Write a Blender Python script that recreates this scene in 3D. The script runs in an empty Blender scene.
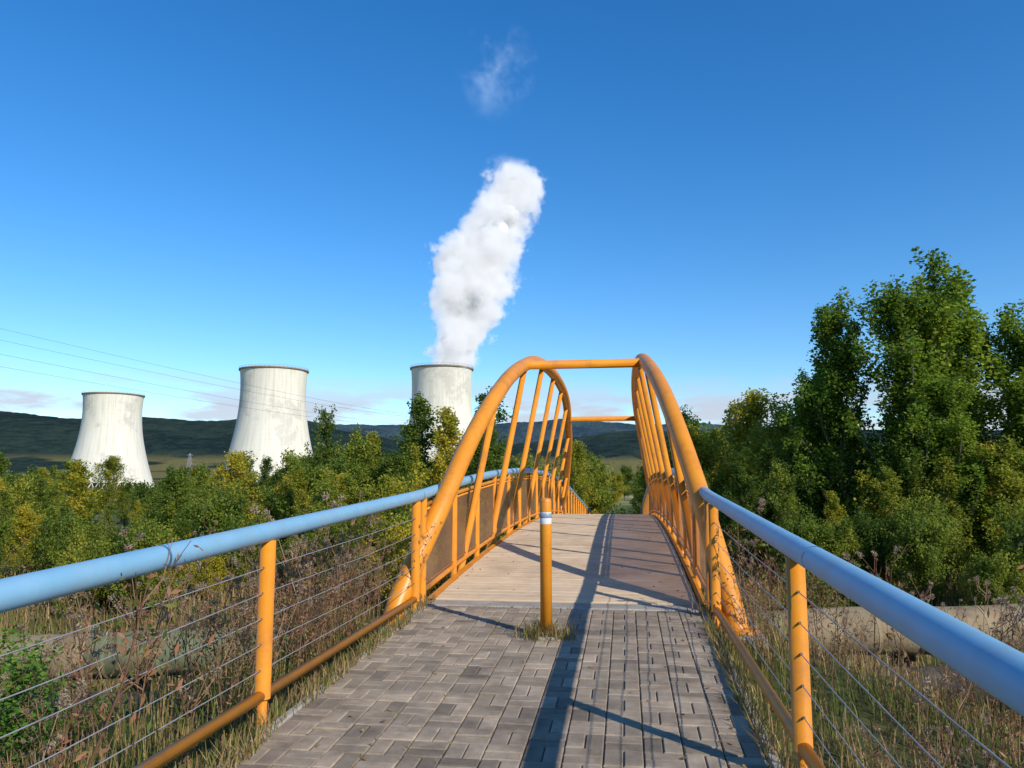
import bpy, math, random
import numpy as np
from mathutils import Vector, noise, Matrix
import time, bmesh
T0=time.time()
R=random.Random(7)
scene=bpy.context.scene
CA,SA=0.9894,0.1452
def site(e,n):            # survey grid aligned with the pipeline route
    return (e*CA-n*SA, e*SA+n*CA)
def unsite(X,Y):
    return (X*CA+Y*SA, -X*SA+Y*CA)
CX=-0.66
def gr(e): return .03*max(-40,min(40,e))     # gentle gradient along the route
# ------------------------------------------------------------------ mesh helpers
class MB:
    def __init__(s): s.V=[];s.F=[];s.T=[];s.M=[];s.n=0
    def add(s,V,F,tone=0.5,mi=0):
        V=np.asarray(V,float).reshape(-1,3);F=np.asarray(F,int).reshape(-1,4)
        s.V.append(V);s.F.append(F+s.n);s.n+=len(V)
        s.T.append(np.broadcast_to(np.asarray(tone,float),(len(V),)).copy())
        s.M.append(np.broadcast_to(np.asarray(mi,int),(len(F),)).copy())
    def arrays(s):
        return np.concatenate(s.V),np.concatenate(s.F),np.concatenate(s.T),np.concatenate(s.M)
    def mesh(s,name,mats,smooth=False):
        V,F,T,M=s.arrays()
        me=bpy.data.meshes.new(name)
        me.vertices.add(len(V));me.vertices.foreach_set('co',V.astype(np.float32).ravel())
        me.loops.add(len(F)*4);me.loops.foreach_set('vertex_index',F.astype(np.int32).ravel())
        me.polygons.add(len(F))
        me.polygons.foreach_set('loop_start',np.arange(0,len(F)*4,4,dtype=np.int32))
        me.polygons.foreach_set('loop_total',np.full(len(F),4,dtype=np.int32))
        for m in mats: me.materials.append(m)
        me.polygons.foreach_set('material_index',M.astype(np.int32))
        me.polygons.foreach_set('use_smooth',np.full(len(F),bool(smooth)))
        a=me.attributes.new('tone','FLOAT','POINT');a.data.foreach_set('value',T.astype(np.float32))
        me.update(calc_edges=True)
        return me
    def obj(s,name,mats,smooth=False,parent=None,loc=(0,0,0)):
        o=bpy.data.objects.new(name,s.mesh(name,mats,smooth));scene.collection.objects.link(o)
        o.location=loc
        if parent: o.parent=parent
        return o
def empty(name,loc=(0,0,0),rz=0,ry=0):
    o=bpy.data.objects.new(name,None);scene.collection.objects.link(o);o.location=loc;o.rotation_euler=(0,ry,rz);o.empty_display_size=.2
    return o
def tube(pts,rad,seg=10,cap=True):
    P=[Vector(p) for p in pts];n=len(P)
    if not hasattr(rad,'__len__'): rad=[rad]*n
    V=[];F=[];prev=None
    for i in range(n):
        t=(P[min(i+1,n-1)]-P[max(i-1,0)]).normalized()
        if prev is None:
            up=Vector((0,0,1)) if abs(t.z)<.9 else Vector((1,0,0))
            a=t.cross(up).normalized()
        else:
            a=(prev-t*prev.dot(t)).normalized()
        prev=a;b=t.cross(a)
        for k in range(seg):
            an=2*math.pi*k/seg
            V.append(P[i]+(a*math.cos(an)+b*math.sin(an))*rad[i])
    for i in range(n-1):
        for k in range(seg):
            k2=(k+1)%seg
            F.append((i*seg+k,i*seg+k2,(i+1)*seg+k2,(i+1)*seg+k))
    if cap and seg%2==0:
        for base in (0,(n-1)*seg):
            for k in range(0,seg//2-1):
                F.append((base+k,base+k+1,base+seg-2-k,base+seg-1-k))
    return [tuple(v) for v in V],F
def box(c,s,rz=0):
    x,y,z=s[0]/2,s[1]/2,s[2]/2
    V=[(-x,-y,-z),(x,-y,-z),(x,y,-z),(-x,y,-z),(-x,-y,z),(x,-y,z),(x,y,z),(-x,y,z)]
    cs,sn=math.cos(rz),math.sin(rz)
    V=[(c[0]+a*cs-b*sn,c[1]+a*sn+b*cs,c[2]+d) for a,b,d in V]
    return V,[(0,3,2,1),(4,5,6,7),(0,1,5,4),(1,2,6,5),(2,3,7,6),(3,0,4,7)]
def bbox(c,s,bv=.008):    # box with bevelled top edges
    x,y,z=s[0]/2,s[1]/2,s[2]/2
    V=[]
    for (a,b,d) in ((x,y,-z),(x,y,z-bv),(x-bv,y-bv,z)):
        V+=[(c[0]-a,c[1]-b,c[2]+d),(c[0]+a,c[1]-b,c[2]+d),(c[0]+a,c[1]+b,c[2]+d),(c[0]-a,c[1]+b,c[2]+d)]
    F=[(8,9,10,11)]
    for k in range(4):
        k2=(k+1)%4
        F+=[(k,k2,4+k2,4+k),(4+k,4+k2,8+k2,8+k)]
    return V,F
def lathe(prof,seg=32,c=(0,0,0)):
    V=[];F=[]
    for r,z in prof:
        for k in range(seg):
            a=2*math.pi*k/seg
            V.append((c[0]+r*math.cos(a),c[1]+r*math.sin(a),c[2]+z))
    for i in range(len(prof)-1):
        for k in range(seg):
            k2=(k+1)%seg
            F.append((i*seg+k,i*seg+k2,(i+1)*seg+k2,(i+1)*seg+k))
    return V,F
# ------------------------------------------------------------------ material helpers
def newmat(name):
    m=bpy.data.materials.new(name);m.use_nodes=True
    nt=m.node_tree;nt.nodes.clear()
    out=nt.nodes.new('ShaderNodeOutputMaterial')
    return m,nt,out
def N(nt,t,**k):
    n=nt.nodes.new(t)
    for a,b in k.items(): setattr(n,a,b)
    return n
def ramp(nt,stops,fac=None,interp='LINEAR'):
    r=nt.nodes.new('ShaderNodeValToRGB');cr=r.color_ramp;cr.interpolation=interp
    while len(cr.elements)<len(stops): cr.elements.new(0.5)
    for e,(p,c) in zip(cr.elements,stops):
        e.position=p;e.color=(*c,1) if len(c)==3 else c
    if fac is not None: nt.links.new(fac,r.inputs[0])
    return r
def mixc(nt,a,b,fac,mode='MIX'):
    m=nt.nodes.new('ShaderNodeMix');m.data_type='RGBA';m.blend_type=mode
    for s,v in ((m.inputs[6],a),(m.inputs[7],b),(m.inputs[0],fac)):
        if hasattr(v,'links'): nt.links.new(v,s)
        elif isinstance(v,(int,float)): s.default_value=v
        else: s.default_value=(*v,1)
    return m.outputs[2]
def noi(nt,scale,detail=6,rough=.6,coord='Object',stretch=None):
    tc=nt.nodes.new('ShaderNodeTexCoord');o=tc.outputs[coord]
    if stretch:
        mp=nt.nodes.new('ShaderNodeMapping');mp.inputs['Scale'].default_value=stretch
        nt.links.new(o,mp.inputs[0]);o=mp.outputs[0]
    n=nt.nodes.new('ShaderNodeTexNoise');n.inputs['Scale'].default_value=scale
    n.inputs['Detail'].default_value=detail;n.inputs['Roughness'].default_value=rough
    nt.links.new(o,n.inputs['Vector'])
    return n.outputs['Fac']
def math_(nt,op,a,b=0,clamp=False):
    m=nt.nodes.new('ShaderNodeMath');m.operation=op;m.use_clamp=clamp
    for s,v in zip(m.inputs,(a,b)):
        if hasattr(v,'links'): nt.links.new(v,s)
        else: s.default_value=v
    return m.outputs[0]
def surf(name,c1,c2,scale=3,rough=.6,bump=.2,bscale=None,tone=0,dirt=None,dirt_amt=.5,dscale=1.2,stretch=None,spec=.5,bdist=.01):
    m,nt,out=newmat(name)
    f=noi(nt,scale,6,.65,stretch=stretch)
    r=ramp(nt,[(.3,c1),(.7,c2)],f)
    col=r.outputs[0]
    if dirt is not None:
        f2=noi(nt,dscale,7,.7)
        r2=ramp(nt,[(.5,(0,0,0)),(.68,(1,1,1))],f2)
        col=mixc(nt,col,dirt,math_(nt,'MULTIPLY',r2.outputs[0],dirt_amt))
    if tone:
        at=N(nt,'ShaderNodeAttribute',attribute_name='tone')
        k=math_(nt,'ADD',math_(nt,'MULTIPLY',at.outputs['Fac'],tone),1-tone/2)
        cx=nt.nodes.new('ShaderNodeCombineXYZ')
        for i in range(3): nt.links.new(k,cx.inputs[i])
        col=mixc(nt,col,cx.outputs[0],1.0,'MULTIPLY')
    b=N(nt,'ShaderNodeBsdfPrincipled');b.inputs['Roughness'].default_value=rough
    b.inputs['Specular IOR Level'].default_value=spec
    nt.links.new(col,b.inputs['Base Color'])
    if bump:
        bn=noi(nt,bscale or scale*8,5,.7)
        bp=N(nt,'ShaderNodeBump');bp.inputs['Strength'].default_value=bump;bp.inputs['Distance'].default_value=bdist
        nt.links.new(bn,bp.inputs['Height']);nt.links.new(bp.outputs[0],b.inputs['Normal'])
    nt.links.new(b.outputs[0],out.inputs[0])
    return m
def leafmat(name,stops,trans=.35,objvar=.25,rough=.6,spec=.15):
    m,nt,out=newmat(name)
    at=N(nt,'ShaderNodeAttribute',attribute_name='tone')
    f=at.outputs['Fac']
    if objvar:
        oi=N(nt,'ShaderNodeObjectInfo')
        f=math_(nt,'ADD',f,math_(nt,'MULTIPLY',math_(nt,'SUBTRACT',oi.outputs['Random'],.5),objvar*2),True)
    r=ramp(nt,stops,f)
    p=N(nt,'ShaderNodeBsdfPrincipled');p.inputs['Roughness'].default_value=rough;p.inputs['Specular IOR Level'].default_value=spec
    nt.links.new(r.outputs[0],p.inputs['Base Color'])
    t=N(nt,'ShaderNodeBsdfTranslucent')
    hs=N(nt,'ShaderNodeHueSaturation');hs.inputs['Value'].default_value=1.5;nt.links.new(r.outputs[0],hs.inputs['Color'])
    nt.links.new(hs.outputs[0],t.inputs[0])
    mx=N(nt,'ShaderNodeMixShader');mx.inputs[0].default_value=trans
    nt.links.new(p.outputs[0],mx.inputs[1]);nt.links.new(t.outputs[0],mx.inputs[2]);nt.links.new(mx.outputs[0],out.inputs[0])
    return m
M_orange=surf('orange_paint',(.62,.215,.010),(.72,.27,.016),2.5,.42,.08,60,dirt=(.36,.14,.03),dirt_amt=.6,dscale=3)
M_blue=surf('blue_paint',(.17,.36,.51),(.22,.42,.58),3,.45,.06,80,dirt=(.25,.33,.38),dirt_amt=.6,dscale=5)
M_steel=surf('wire_steel',(.20,.20,.20),(.30,.30,.31),8,.5,0)
M_white=surf('white_band',(.6,.62,.64),(.72,.73,.74),8,.4,0)
M_greyb=surf('grey_blue_band',(.2,.26,.33),(.26,.32,.4),8,.4,0)
M_conc=surf('concrete',(.28,.25,.21),(.42,.38,.32),2,.9,.4,30,dirt=(.16,.14,.11),dirt_amt=.6)
M_paver=surf('pavers',(.22,.165,.112),(.37,.29,.205),7,.88,.6,90,tone=.8,dirt=(.11,.085,.06),dirt_amt=.75,dscale=1.4)
M_sand=surf('joint_sand',(.04,.034,.026),(.075,.062,.048),20,.95,.5,100)
M_deck=surf('deck_boards',(.54,.40,.255),(.68,.52,.35),2.5,.9,.35,60,tone=.18,dirt=(.36,.26,.17),dirt_amt=.65,dscale=1.0,spec=.25)
# ------------------------------------------------------------------ terrain
def pz(Y):
    if Y<7.8: return .04*Y
    if Y<30: return .66-.35*((Y-17.5)/9.7)**2
    return .0788-.093*(Y-30)
def sm(a,b,x):
    t=max(0,min(1,(x-a)/(b-a)));return t*t*(3-2*t)
def ground(X,Y):
    e,n=unsite(X,Y)
    if n<13: z=-.45+(-3.75+gr(e))*sm(6.5,12,n)
    elif n<18: z=-4.2+gr(e)
    else: z=-4.2+gr(e)*(1-sm(18,27,n))+2.1*sm(18,26,n)-2.6*sm(30,70,n)
    z-=4.4*sm(150,500,n)
    z-=0.5*sm(4,12,abs(X-CX))*(1 if n<13 else 0)
    amp=.12 if (n<12 or n>20) else .05
    z+=amp*noise.noise(Vector((X*.5,Y*.5,0)))*2+.04*noise.noise(Vector((X*2.1,Y*2.1,3)))
    dx=abs(X-CX)
    if Y<9.0 or Y>27.3:
        w=1-sm(1.55,4.5,dx)
        if Y<9: w*=1-sm(7.9,8.6,Y)
        else: w*=sm(27.3,28.2,Y)*(1-sm(60,80,Y))
        zc=pz(Y)-.07-.10*sm(1.35,1.9,dx)
        z=z*(1-w)+max(zc,z)*w if Y>9 else z*(1-w)+zc*w
    return z
def axis(a,b,st,far,g=1.28):
    L=list(np.arange(a,b+1e-6,st));s=st
    x=b
    while x<far: s*=g;x+=s;L.append(x)
    s=st;x=a
    while x>-far: s*=g;x-=s;L.insert(0,x)
    return L
xs=axis(-26,30,.5,9000);ys=axis(-6,50,.45,9000)
V=[];F=[]
for y in ys:
    for x in xs: V.append((x,y,ground(x,y)))
nx=len(xs)
for j in range(len(ys)-1):
    for i in range(nx-1):
        F.append((j*nx+i,j*nx+i+1,(j+1)*nx+i+1,(j+1)*nx+i))
m,nt,out=newmat('ground_grass')
f1=noi(nt,.35,7,.65);f2=noi(nt,6,7,.7);f3=noi(nt,.004,5,.6)
c=ramp(nt,[(.32,(.045,.065,.018)),(.5,(.095,.10,.035)),(.68,(.20,.155,.075))],f1).outputs[0]
c2=ramp(nt,[(.3,(.35,.35,.35)),(.7,(1.25,1.2,1.1))],f2).outputs[0]
c=mixc(nt,c,c2,.8,'MULTIPLY')
far=ramp(nt,[(.4,(.05,.075,.025)),(.48,(.08,.11,.035)),(.54,(.33,.28,.11))],f3).outputs[0]
geo=N(nt,'ShaderNodeNewGeometry');sx=N(nt,'ShaderNodeSeparateXYZ');nt.links.new(geo.outputs['Position'],sx.inputs[0])
c=mixc(nt,c,far,math_(nt,'MULTIPLY',math_(nt,'SUBTRACT',sx.outputs[1],80),.02,True))
b=N(nt,'ShaderNodeBsdfPrincipled');b.inputs['Roughness'].default_value=.95;b.inputs['Specular IOR Level'].default_value=.1
nt.links.new(c,b.inputs['Base Color'])
bp=N(nt,'ShaderNodeBump');bp.inputs['Strength'].default_value=.6;bp.inputs['Distance'].default_value=.05
nt.links.new(f2,bp.inputs['Height']);nt.links.new(bp.outputs[0],b.inputs['Normal']);nt.links.new(b.outputs[0],out.inputs[0])
mb=MB();mb.add(V,F);mb.obj('ground',[m],True)

# ------------------------------------------------------------------ hills
def hillmat(name,a,b_,field=None):
    m,nt,out=newmat(name)
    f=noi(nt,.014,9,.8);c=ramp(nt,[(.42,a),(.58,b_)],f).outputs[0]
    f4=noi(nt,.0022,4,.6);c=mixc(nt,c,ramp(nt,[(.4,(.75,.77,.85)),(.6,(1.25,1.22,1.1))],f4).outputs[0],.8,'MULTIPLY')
    if field:
        geo=N(nt,'ShaderNodeNewGeometry');sx=N(nt,'ShaderNodeSeparateXYZ');nt.links.new(geo.outputs['Position'],sx.inputs[0])
        low=math_(nt,'SUBTRACT',1,math_(nt,'MULTIPLY',math_(nt,'SUBTRACT',sx.outputs[2],70),.03,True))
        f3=ramp(nt,[(.43,(0,0,0)),(.46,(1,1,1))],noi(nt,.0016,3,.5)).outputs[0]
        c=mixc(nt,c,field,math_(nt,'MULTIPLY',low,f3))
    b=N(nt,'ShaderNodeBsdfPrincipled');b.inputs['Roughness'].default_value=1;b.inputs['Specular IOR Level'].default_value=0
    nt.links.new(c,b.inputs['Base Color'])
    bp=N(nt,'ShaderNodeBump');bp.inputs['Strength'].default_value=1;bp.inputs['Distance'].default_value=40
    nt.links.new(noi(nt,.03,6,.8),bp.inputs['Height']);nt.links.new(bp.outputs[0],b.inputs['Normal'])
    nt.links.new(b.outputs[0],out.inputs[0]);return m
def hills(name,n0,depth,prof,mat,base=-12,nz=1.0):
    es=np.linspace(-1.6*n0,1.6*n0,900);rows=34
    V=[];F=[]
    pe=[p[0]*n0 for p in prof];ph=[p[1]*n0 for p in prof]
    for j in range(rows):
        t=j/(rows-1)
        for e in es:
            h=float(np.interp(e,pe,ph))
            nn=n0+(t-1)*depth
            s=sm(0,1,t)**1.1
            z=base+(h-base)*s
            z+=nz*n0*.006*noise.fractal(Vector((e*.0012,nn*.0012,n0)),1,2,5)*s
            z+=n0*.0009*noise.noise(Vector((e*.03,nn*.03,1)))*s
            z-= (h-base)*.45*max(0,noise.noise(Vector((e*.0013,t*.9,n0*.1))))*math.sin(math.pi*t)
            X,Y=site(e*(nn/n0),nn);V.append((X,Y,z))
    w=len(es)
    for j in range(rows-1):
        for i in range(w-1): F.append((j*w+i,j*w+i+1,(j+1)*w+i+1,(j+1)*w+i))
    mb=MB();mb.add(V,F);mb.obj(name,[mat],False)
hills('hills',4800,2600,[(-1.6,.095),(-.9,.092),(-.665,.087),(-.59,.079),(-.47,.076),(-.34,.074),(-.27,.071),(-.21,.058),(-.1,.045),(.0,.042),(.1,.050),(.16,.056),(.25,.058),(.6,.06),(1.6,.06)],
      hillmat('hazy_hill_forest',(.024,.047,.047),(.052,.084,.070),(.27,.24,.10)))  # distance haze is mixed into these bluish forest colours
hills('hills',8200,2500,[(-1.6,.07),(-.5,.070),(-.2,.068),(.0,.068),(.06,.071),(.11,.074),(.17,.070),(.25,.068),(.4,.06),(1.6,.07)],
      hillmat('hazy_far_hill_forest',(.045,.085,.115),(.075,.12,.14)))  # bluer still: the thicker air haze is put into the colour

# ------------------------------------------------------------------ pavement
mb=MB()
W=2.7;x0=CX-W/2
nu=int(W/.2)
mod=W/nu
Y=-4.0;j=0
while Y+mod<7.94:
    for i in range(nu):
        for k in range(2):
            g=.0055
            if (i+j)%2==0: c=(x0+(i+.25+.5*k)*mod,Y+mod/2);s=(mod/2-g,mod-g)
            else: c=(x0+(i+.5)*mod,Y+(.25+.5*k)*mod);s=(mod-g,mod/2-g)
            dz=R.gauss(0,.0022)+.006*noise.noise(Vector((c[0]*.8,c[1]*.8,7)))
            Vb,Fb=bbox((c[0],c[1],pz(c[1])-.03+dz),(s[0],s[1],.06),.006)
            ti=R.gauss(0,.009);tj=R.gauss(0,.009)
            Vb=[(a,b,z+(a-c[0])*ti+(b-c[1])*(.04+tj)) for a,b,z in Vb]
            mb.add(Vb,Fb,min(1,max(0,R.gauss(.5,.22))))
    Y+=mod;j+=1
YE=Y
mb.obj('paved_path',[M_paver])
mb=MB();mb.add([(x0,-4,pz(-4)-.012),(x0+W,-4,pz(-4)-.012),(x0+W,YE,.04*YE-.012),(x0,YE,.04*YE-.012)],[(0,1,2,3)]);mb.obj('path_joint_bed',[M_sand])
mb=MB()
for sx_ in (-1,1):
    Y=-4
    while Y<7.6:
        Vb,Fb=bbox((CX+sx_*(W/2+.035),Y+.5,pz(Y+.5)-.09),(.06,.99,.19),.01)
        Vb=[(a,b,z+(b-Y-.5)*.04) for a,b,z in Vb]
        mb.add(Vb,Fb);Y+=1.0
mb.obj('path_kerb',[M_conc])

# ------------------------------------------------------------------ footbridge
bridge=empty('footbridge',(0,0,0))
mb=MB();Y=8.16
DW=2.72
while Y<46:
    p=.146
    Vb,Fb=bbox((CX+R.gauss(0,.003),Y+p/2,pz(Y+p/2)-.02+R.gauss(0,.001)),(DW,p-.005,.04),.005)
    sl=(pz(Y+p)-pz(Y))/p
    Vb=[(a,b,z+(b-Y-p/2)*sl) for a,b,z in Vb]
    mb.add(Vb,Fb,min(1,max(0,R.gauss(.5,.2))));Y+=p
mb.obj('deck',[M_deck],parent=bridge)
mb=MB();mb.add(*bbox((CX,(YE+8.16)/2+.002,pz(8.05)-.155),(2.8,8.15-YE-.006,.3),.01))
mb.add(*box((CX,7.95,-2.8),(3.7,.5,4.9)));mb.add(*box((CX,27.9,-2.7),(3.7,.5,5.2)))
for s in (-1,1):
    for yy in (7.55,27.7): mb.add(*bbox((CX+s*1.66,yy,-.3),(.44,.6,1.0),.02))
mb.obj('abutment',[M_conc],parent=bridge)
mb=MB()
ysb=np.linspace(8.15,27.6,40)
for s in (-1,1):
    zo,hh,xo,ww=-.16,.26,1.415,.07
    V=[];F=[]
    for y in ysb:
        z=pz(y)
        for (a,b) in ((-ww/2,-hh/2),(ww/2,-hh/2),(ww/2,hh/2),(-ww/2,hh/2)):
            V.append((CX+s*xo+a,y,z+zo+b+.03))
    for i in range(len(ysb)-1):
        for k in range(4):
            F.append((i*4+k,i*4+(k+1)%4,(i+1)*4+(k+1)%4,(i+1)*4+k))
    mb.add(V,F)
    mb.add(*tube([(CX+s*.8,y,pz(y)-.25) for y in ysb],.09,8))
for y in np.arange(8.6,27.5,1.8):
    mb.add(*box((CX,y,pz(y)-.14),(2.74,.1,.16)))
mb.obj('edge_beams',[M_orange],False,bridge)
ribY=[7.45,7.75,8.2,8.85,9.6,10.5,11.5,12.5,13.4,14.4,16,17.7,19.4,20.8,21.8,22.8,23.8,24.8,25.6,26.3,26.9,27.4,27.7]
ribZ=[-.1,.45,1.1,1.8,2.36,2.84,3.2,3.47,3.66,3.76,3.86,3.88,3.83,3.7,3.5,3.2,2.8,2.3,1.8,1.25,.75,.3,-.1]
def half(z,s=1): return float(np.interp(z,[-.1,.35,1.8,2.85,3.45,4.2],[1.70,1.64,1.34,1.13,1.0,.86]))-(0.09 if s<0 else -.02)*sm(.2,1.5,z)*(1-.5*sm(2.6,3.4,z))
def ribz(y): return float(np.interp(y,ribY,ribZ))
yy=np.array(ribY);zz=np.array(ribZ)
s_par=np.concatenate([[0],np.cumsum(np.hypot(np.diff(yy),np.diff(zz)))])
ss=np.linspace(0,s_par[-1],90)
fy=np.interp(ss,s_par,yy);fz=np.interp(ss,s_par,zz)
ker=np.ones(5)/5
fy2=np.convolve(np.pad(fy,2,'edge'),ker,'valid');fz2=np.convolve(np.pad(fz,2,'edge'),ker,'valid')
mb=MB()
for s in (-1,1):
    mb.add(*tube([(CX+s*half(z,s),y,z) for y,z in zip(fy2,fz2)],.108,20))
    mb.add(*lathe([(0.01,-.02),(.19,-.02),(.19,.015),(.0,.015)],16,(CX+s*1.66,7.5,.215)))
for y in (12.5,22.4):
    z=ribz(y)-.02
    mb.add(*tube([(CX-half(z,-1),y,z),(CX+half(z),y,z)],.072,14))
mb.obj('arch_ribs',[M_orange],True,bridge)
mb=MB()
for y in np.arange(10.3,26.4,2.2):
    zt=ribz(y)
    if zt<pz(y)+1.3: continue
    for s in (-1,1):
        mb.add(*tube([(CX+s*1.56,y,pz(y)-.15),(CX+s*half(zt,s),y,zt)],.05,12))
        mb.add(*box((CX+s*1.5,y,pz(y)-.14),(.16,.09,.1)))
mb.obj('hangers',[M_orange],True,bridge)
RX=1.475
mb=MB();pan=MB()
pys=[8.05+1.5*i for i in range(26)]
for s in (-1,1):
    x=CX+s*RX
    for y in pys:
        if y>46: break
        zb=pz(y)
        mb.add(*tube([(x,y,zb-.12),(x,y,zb+1.06)],.042,12))
    yl=[y for y in np.arange(8.05,45.6,.75)]
    for zo,r in ((.09,.030),(.98,.024)):
        mb.add(*tube([(x,y,pz(y)+zo) for y in yl],r,8))
    for i in range(13):
        a=pys[i]+.06;b=pys[i+1]-.06
        fr=[(x,a,pz(a)+.15),(x,b,pz(b)+.15),(x,b,pz(b)+.93),(x,a,pz(a)+.93)]
        pan.add(fr,[(0,1,2,3)])
        for q in range(4): mb.add(*tube([fr[q],fr[(q+1)%4]],.013,6))
mb.obj('railing_posts',[M_orange],True,bridge)
m,nt,out=newmat('translucent_panel')
p=N(nt,'ShaderNodeBsdfPrincipled');p.inputs['Roughness'].default_value=.35
pc=ramp(nt,[(.35,(.30,.15,.07)),(.65,(.42,.23,.12))],noi(nt,2.2,6,.65)).outputs[0];nt.links.new(pc,p.inputs['Base Color'])
tl=N(nt,'ShaderNodeBsdfTranslucent');tl.inputs[0].default_value=(.5,.28,.14,1)
m1=N(nt,'ShaderNodeMixShader');m1.inputs[0].default_value=.35;nt.links.new(p.outputs[0],m1.inputs[1]);nt.links.new(tl.outputs[0],m1.inputs[2])
tr=N(nt,'ShaderNodeBsdfTransparent');tr.inputs[0].default_value=(.95,.75,.6,1)
mx=N(nt,'ShaderNodeMixShader');mx.inputs[0].default_value=.32;nt.links.new(m1.outputs[0],mx.inputs[1]);nt.links.new(tr.outputs[0],mx.inputs[2]);nt.links.new(mx.outputs[0],out.inputs[0])
pan.obj('infill_panels',[m],parent=bridge)
mb=MB()
for s in (-1,1):
    x=CX+s*RX
    ysr=list(np.arange(-4,7.9,.5))+list(np.arange(8,46.2,.5))
    mb.add(*tube([(x,y,pz(y)+1.1) for y in ysr],.057,24))
    for y in (3.35,7.9,14.0,20.1,26.2):
        yo=y+(.25 if s>0 else 0)
        mb.add(*tube([(x,yo-.008,pz(yo)+1.1),(x,yo+.008,pz(yo)+1.1)],.0585,24))
mb.obj('handrails',[M_blue],True,bridge)
for s in (-1,1):
    rl=empty('approach_railing')
    x=CX+s*RX
    mb=MB()
    lz=lambda y:.27+.0145*y
    mb.add(*tube([(x,-4,lz(-4)),(x,7.95,lz(7.95)+.0)],.033,12))
    posts=(-2.4,1.0,4.45,7.78) if s<0 else (-3.0,.45,4.02,7.6)
    for y in posts:
        mb.add(*tube([(x,y,lz(y)-.02),(x,y,pz(y)+1.05)],.046,16))
        mb.add(*tube([(x,y,-.7),(x,y,lz(y))],.03,8))
    mb.obj('posts',[M_orange],True,rl)
    wb=MB()
    for k in range(5):
        f=(k+1)/6
        pts=[]
        for y in np.linspace(-4,posts[-1],60):
            z=lz(y)+(pz(y)+1.04-lz(y))*f
            d0=min(abs(y-q) for q in posts)
            pts.append((x,y,z-.012*(k%2+.6)*min(1,d0/1.7)))
        wb.add(*tube(pts,.0028,6))
    for y in posts:
        for k in range(5):
            f=(k+1)/6;z=lz(y)+(pz(y)+1.04-lz(y))*f
            wb.add(*tube([(x,y-.055,z),(x,y+.055,z)],.006,6))
    wb.obj('tension_wires',[M_steel],True,rl)
bo=empty('bollard',(-.69,6.7,pz(6.7)))
mb=MB();mb.add(*lathe([(.0,0),(.05,0),(.05,.94)],24));mb.obj('post',[M_orange],True,bo)
mb=MB();mb.add(*lathe([(.0505,.94),(.0515,.945),(.0515,.985),(.0505,.99),(.0505,1.04)],24));mb.obj('band',[M_white],True,bo)
mb=MB();mb.add(*lathe([(.0505,.99),(.0522,.992),(.0522,1.03),(.0505,1.032)],24));mb.obj('band_2',[M_greyb],True,bo)
mb=MB();mb.add(*lathe([(.05,1.03),(.05,1.13),(.046,1.15),(.03,1.16),(.0,1.162)],24));mb.obj('cap',[M_orange],True,bo)
mb=MB();mb.add(*lathe([(.12,-.02),(.12,.012),(.1,.014),(.05,.014)],20));mb.obj('base_collar',[M_conc],True,bo)

# ------------------------------------------------------------------ insulated pipelines under the bridge
M_pb=surf('pipe_cladding_beige',(.20,.15,.085),(.30,.23,.13),1.5,.8,.25,9,dirt=(.10,.07,.04),dirt_amt=.8,dscale=2,bdist=.04)
M_pg=surf('pipe_cladding_green',(.095,.115,.06),(.165,.18,.09),1.5,.8,.25,9,dirt=(.19,.15,.08),dirt_amt=.8,dscale=1.6,bdist=.04)
M_pd=surf('old_bitumen_wrap',(.025,.02,.017),(.055,.042,.032),2,.85,.4,12,dirt=(.11,.075,.045),dirt_amt=.7,dscale=2,bdist=.04)
M_uf=surf('rusty_steel',(.07,.04,.025),(.15,.08,.05),4,.85,.2)
def pipeline(n,zc,rad,mats,segl,seed):
    rr=random.Random(seed);P=empty('insulated_pipeline')
    mb=MB();e=-60.0+seed*.7
    while e<60:
        L=rr.uniform(*segl);k=rr.choice(range(len(mats)));kr=rad*rr.uniform(.97,1.05)
        pts=[];rads=[]
        nn=10
        for q in range(nn+1):
            ee=e+L*q/nn;X,Y=site(ee,n+.02*noise.noise(Vector((ee,seed,0))));pts.append((X,Y,zc+gr(ee)+.04*noise.noise(Vector((ee*.4,seed,5)))))
            rads.append(kr*(1+.025*noise.noise(Vector((ee*1.7,seed,9)))))
        pts=[pts[0]]+pts+[pts[-1]]
        d=Vector(pts[2])-Vector(pts[1]);d.normalize()
        pts[0]=tuple(Vector(pts[1])-d*.05);pts[-1]=tuple(Vector(pts[-2])+d*.05)
        rads=[kr*.9]+rads+[kr*.9]
        mb.add(*tube(pts,rads,22),.5,k)
        for q in (2,5,8):
            a=Vector(pts[q]);mb.add(*tube([a-d*.03,a+d*.03],rads[q]*1.015,22),.5,k)
        e+=L+.03
    mb.obj('cladding',mats,True,P)
    mb=MB()
    for ee in np.arange(-58,58,5.2):
        X,Y=site(ee+seed*.4,n);zg=zc+gr(ee)-rad
        mb.add(*box((X,Y,zg-.08),(.3,rad*2.1,.14),math.atan2(SA,CA)))
        mb.add(*box((X,Y,zg-1.1),(.22,rad*1.4,1.9),math.atan2(SA,CA)))
    mb.obj('supports',[M_uf],False,P)
pipeline(15.2,-1.52,.42,[M_pb,M_pg,M_pg],(1.4,3.6),2)
pipeline(14.1,-2.25,.32,[M_pd],(2.5,5),5)
pipeline(16.4,-1.75,.30,[M_pg,M_pd],(2.5,5),9)

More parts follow.
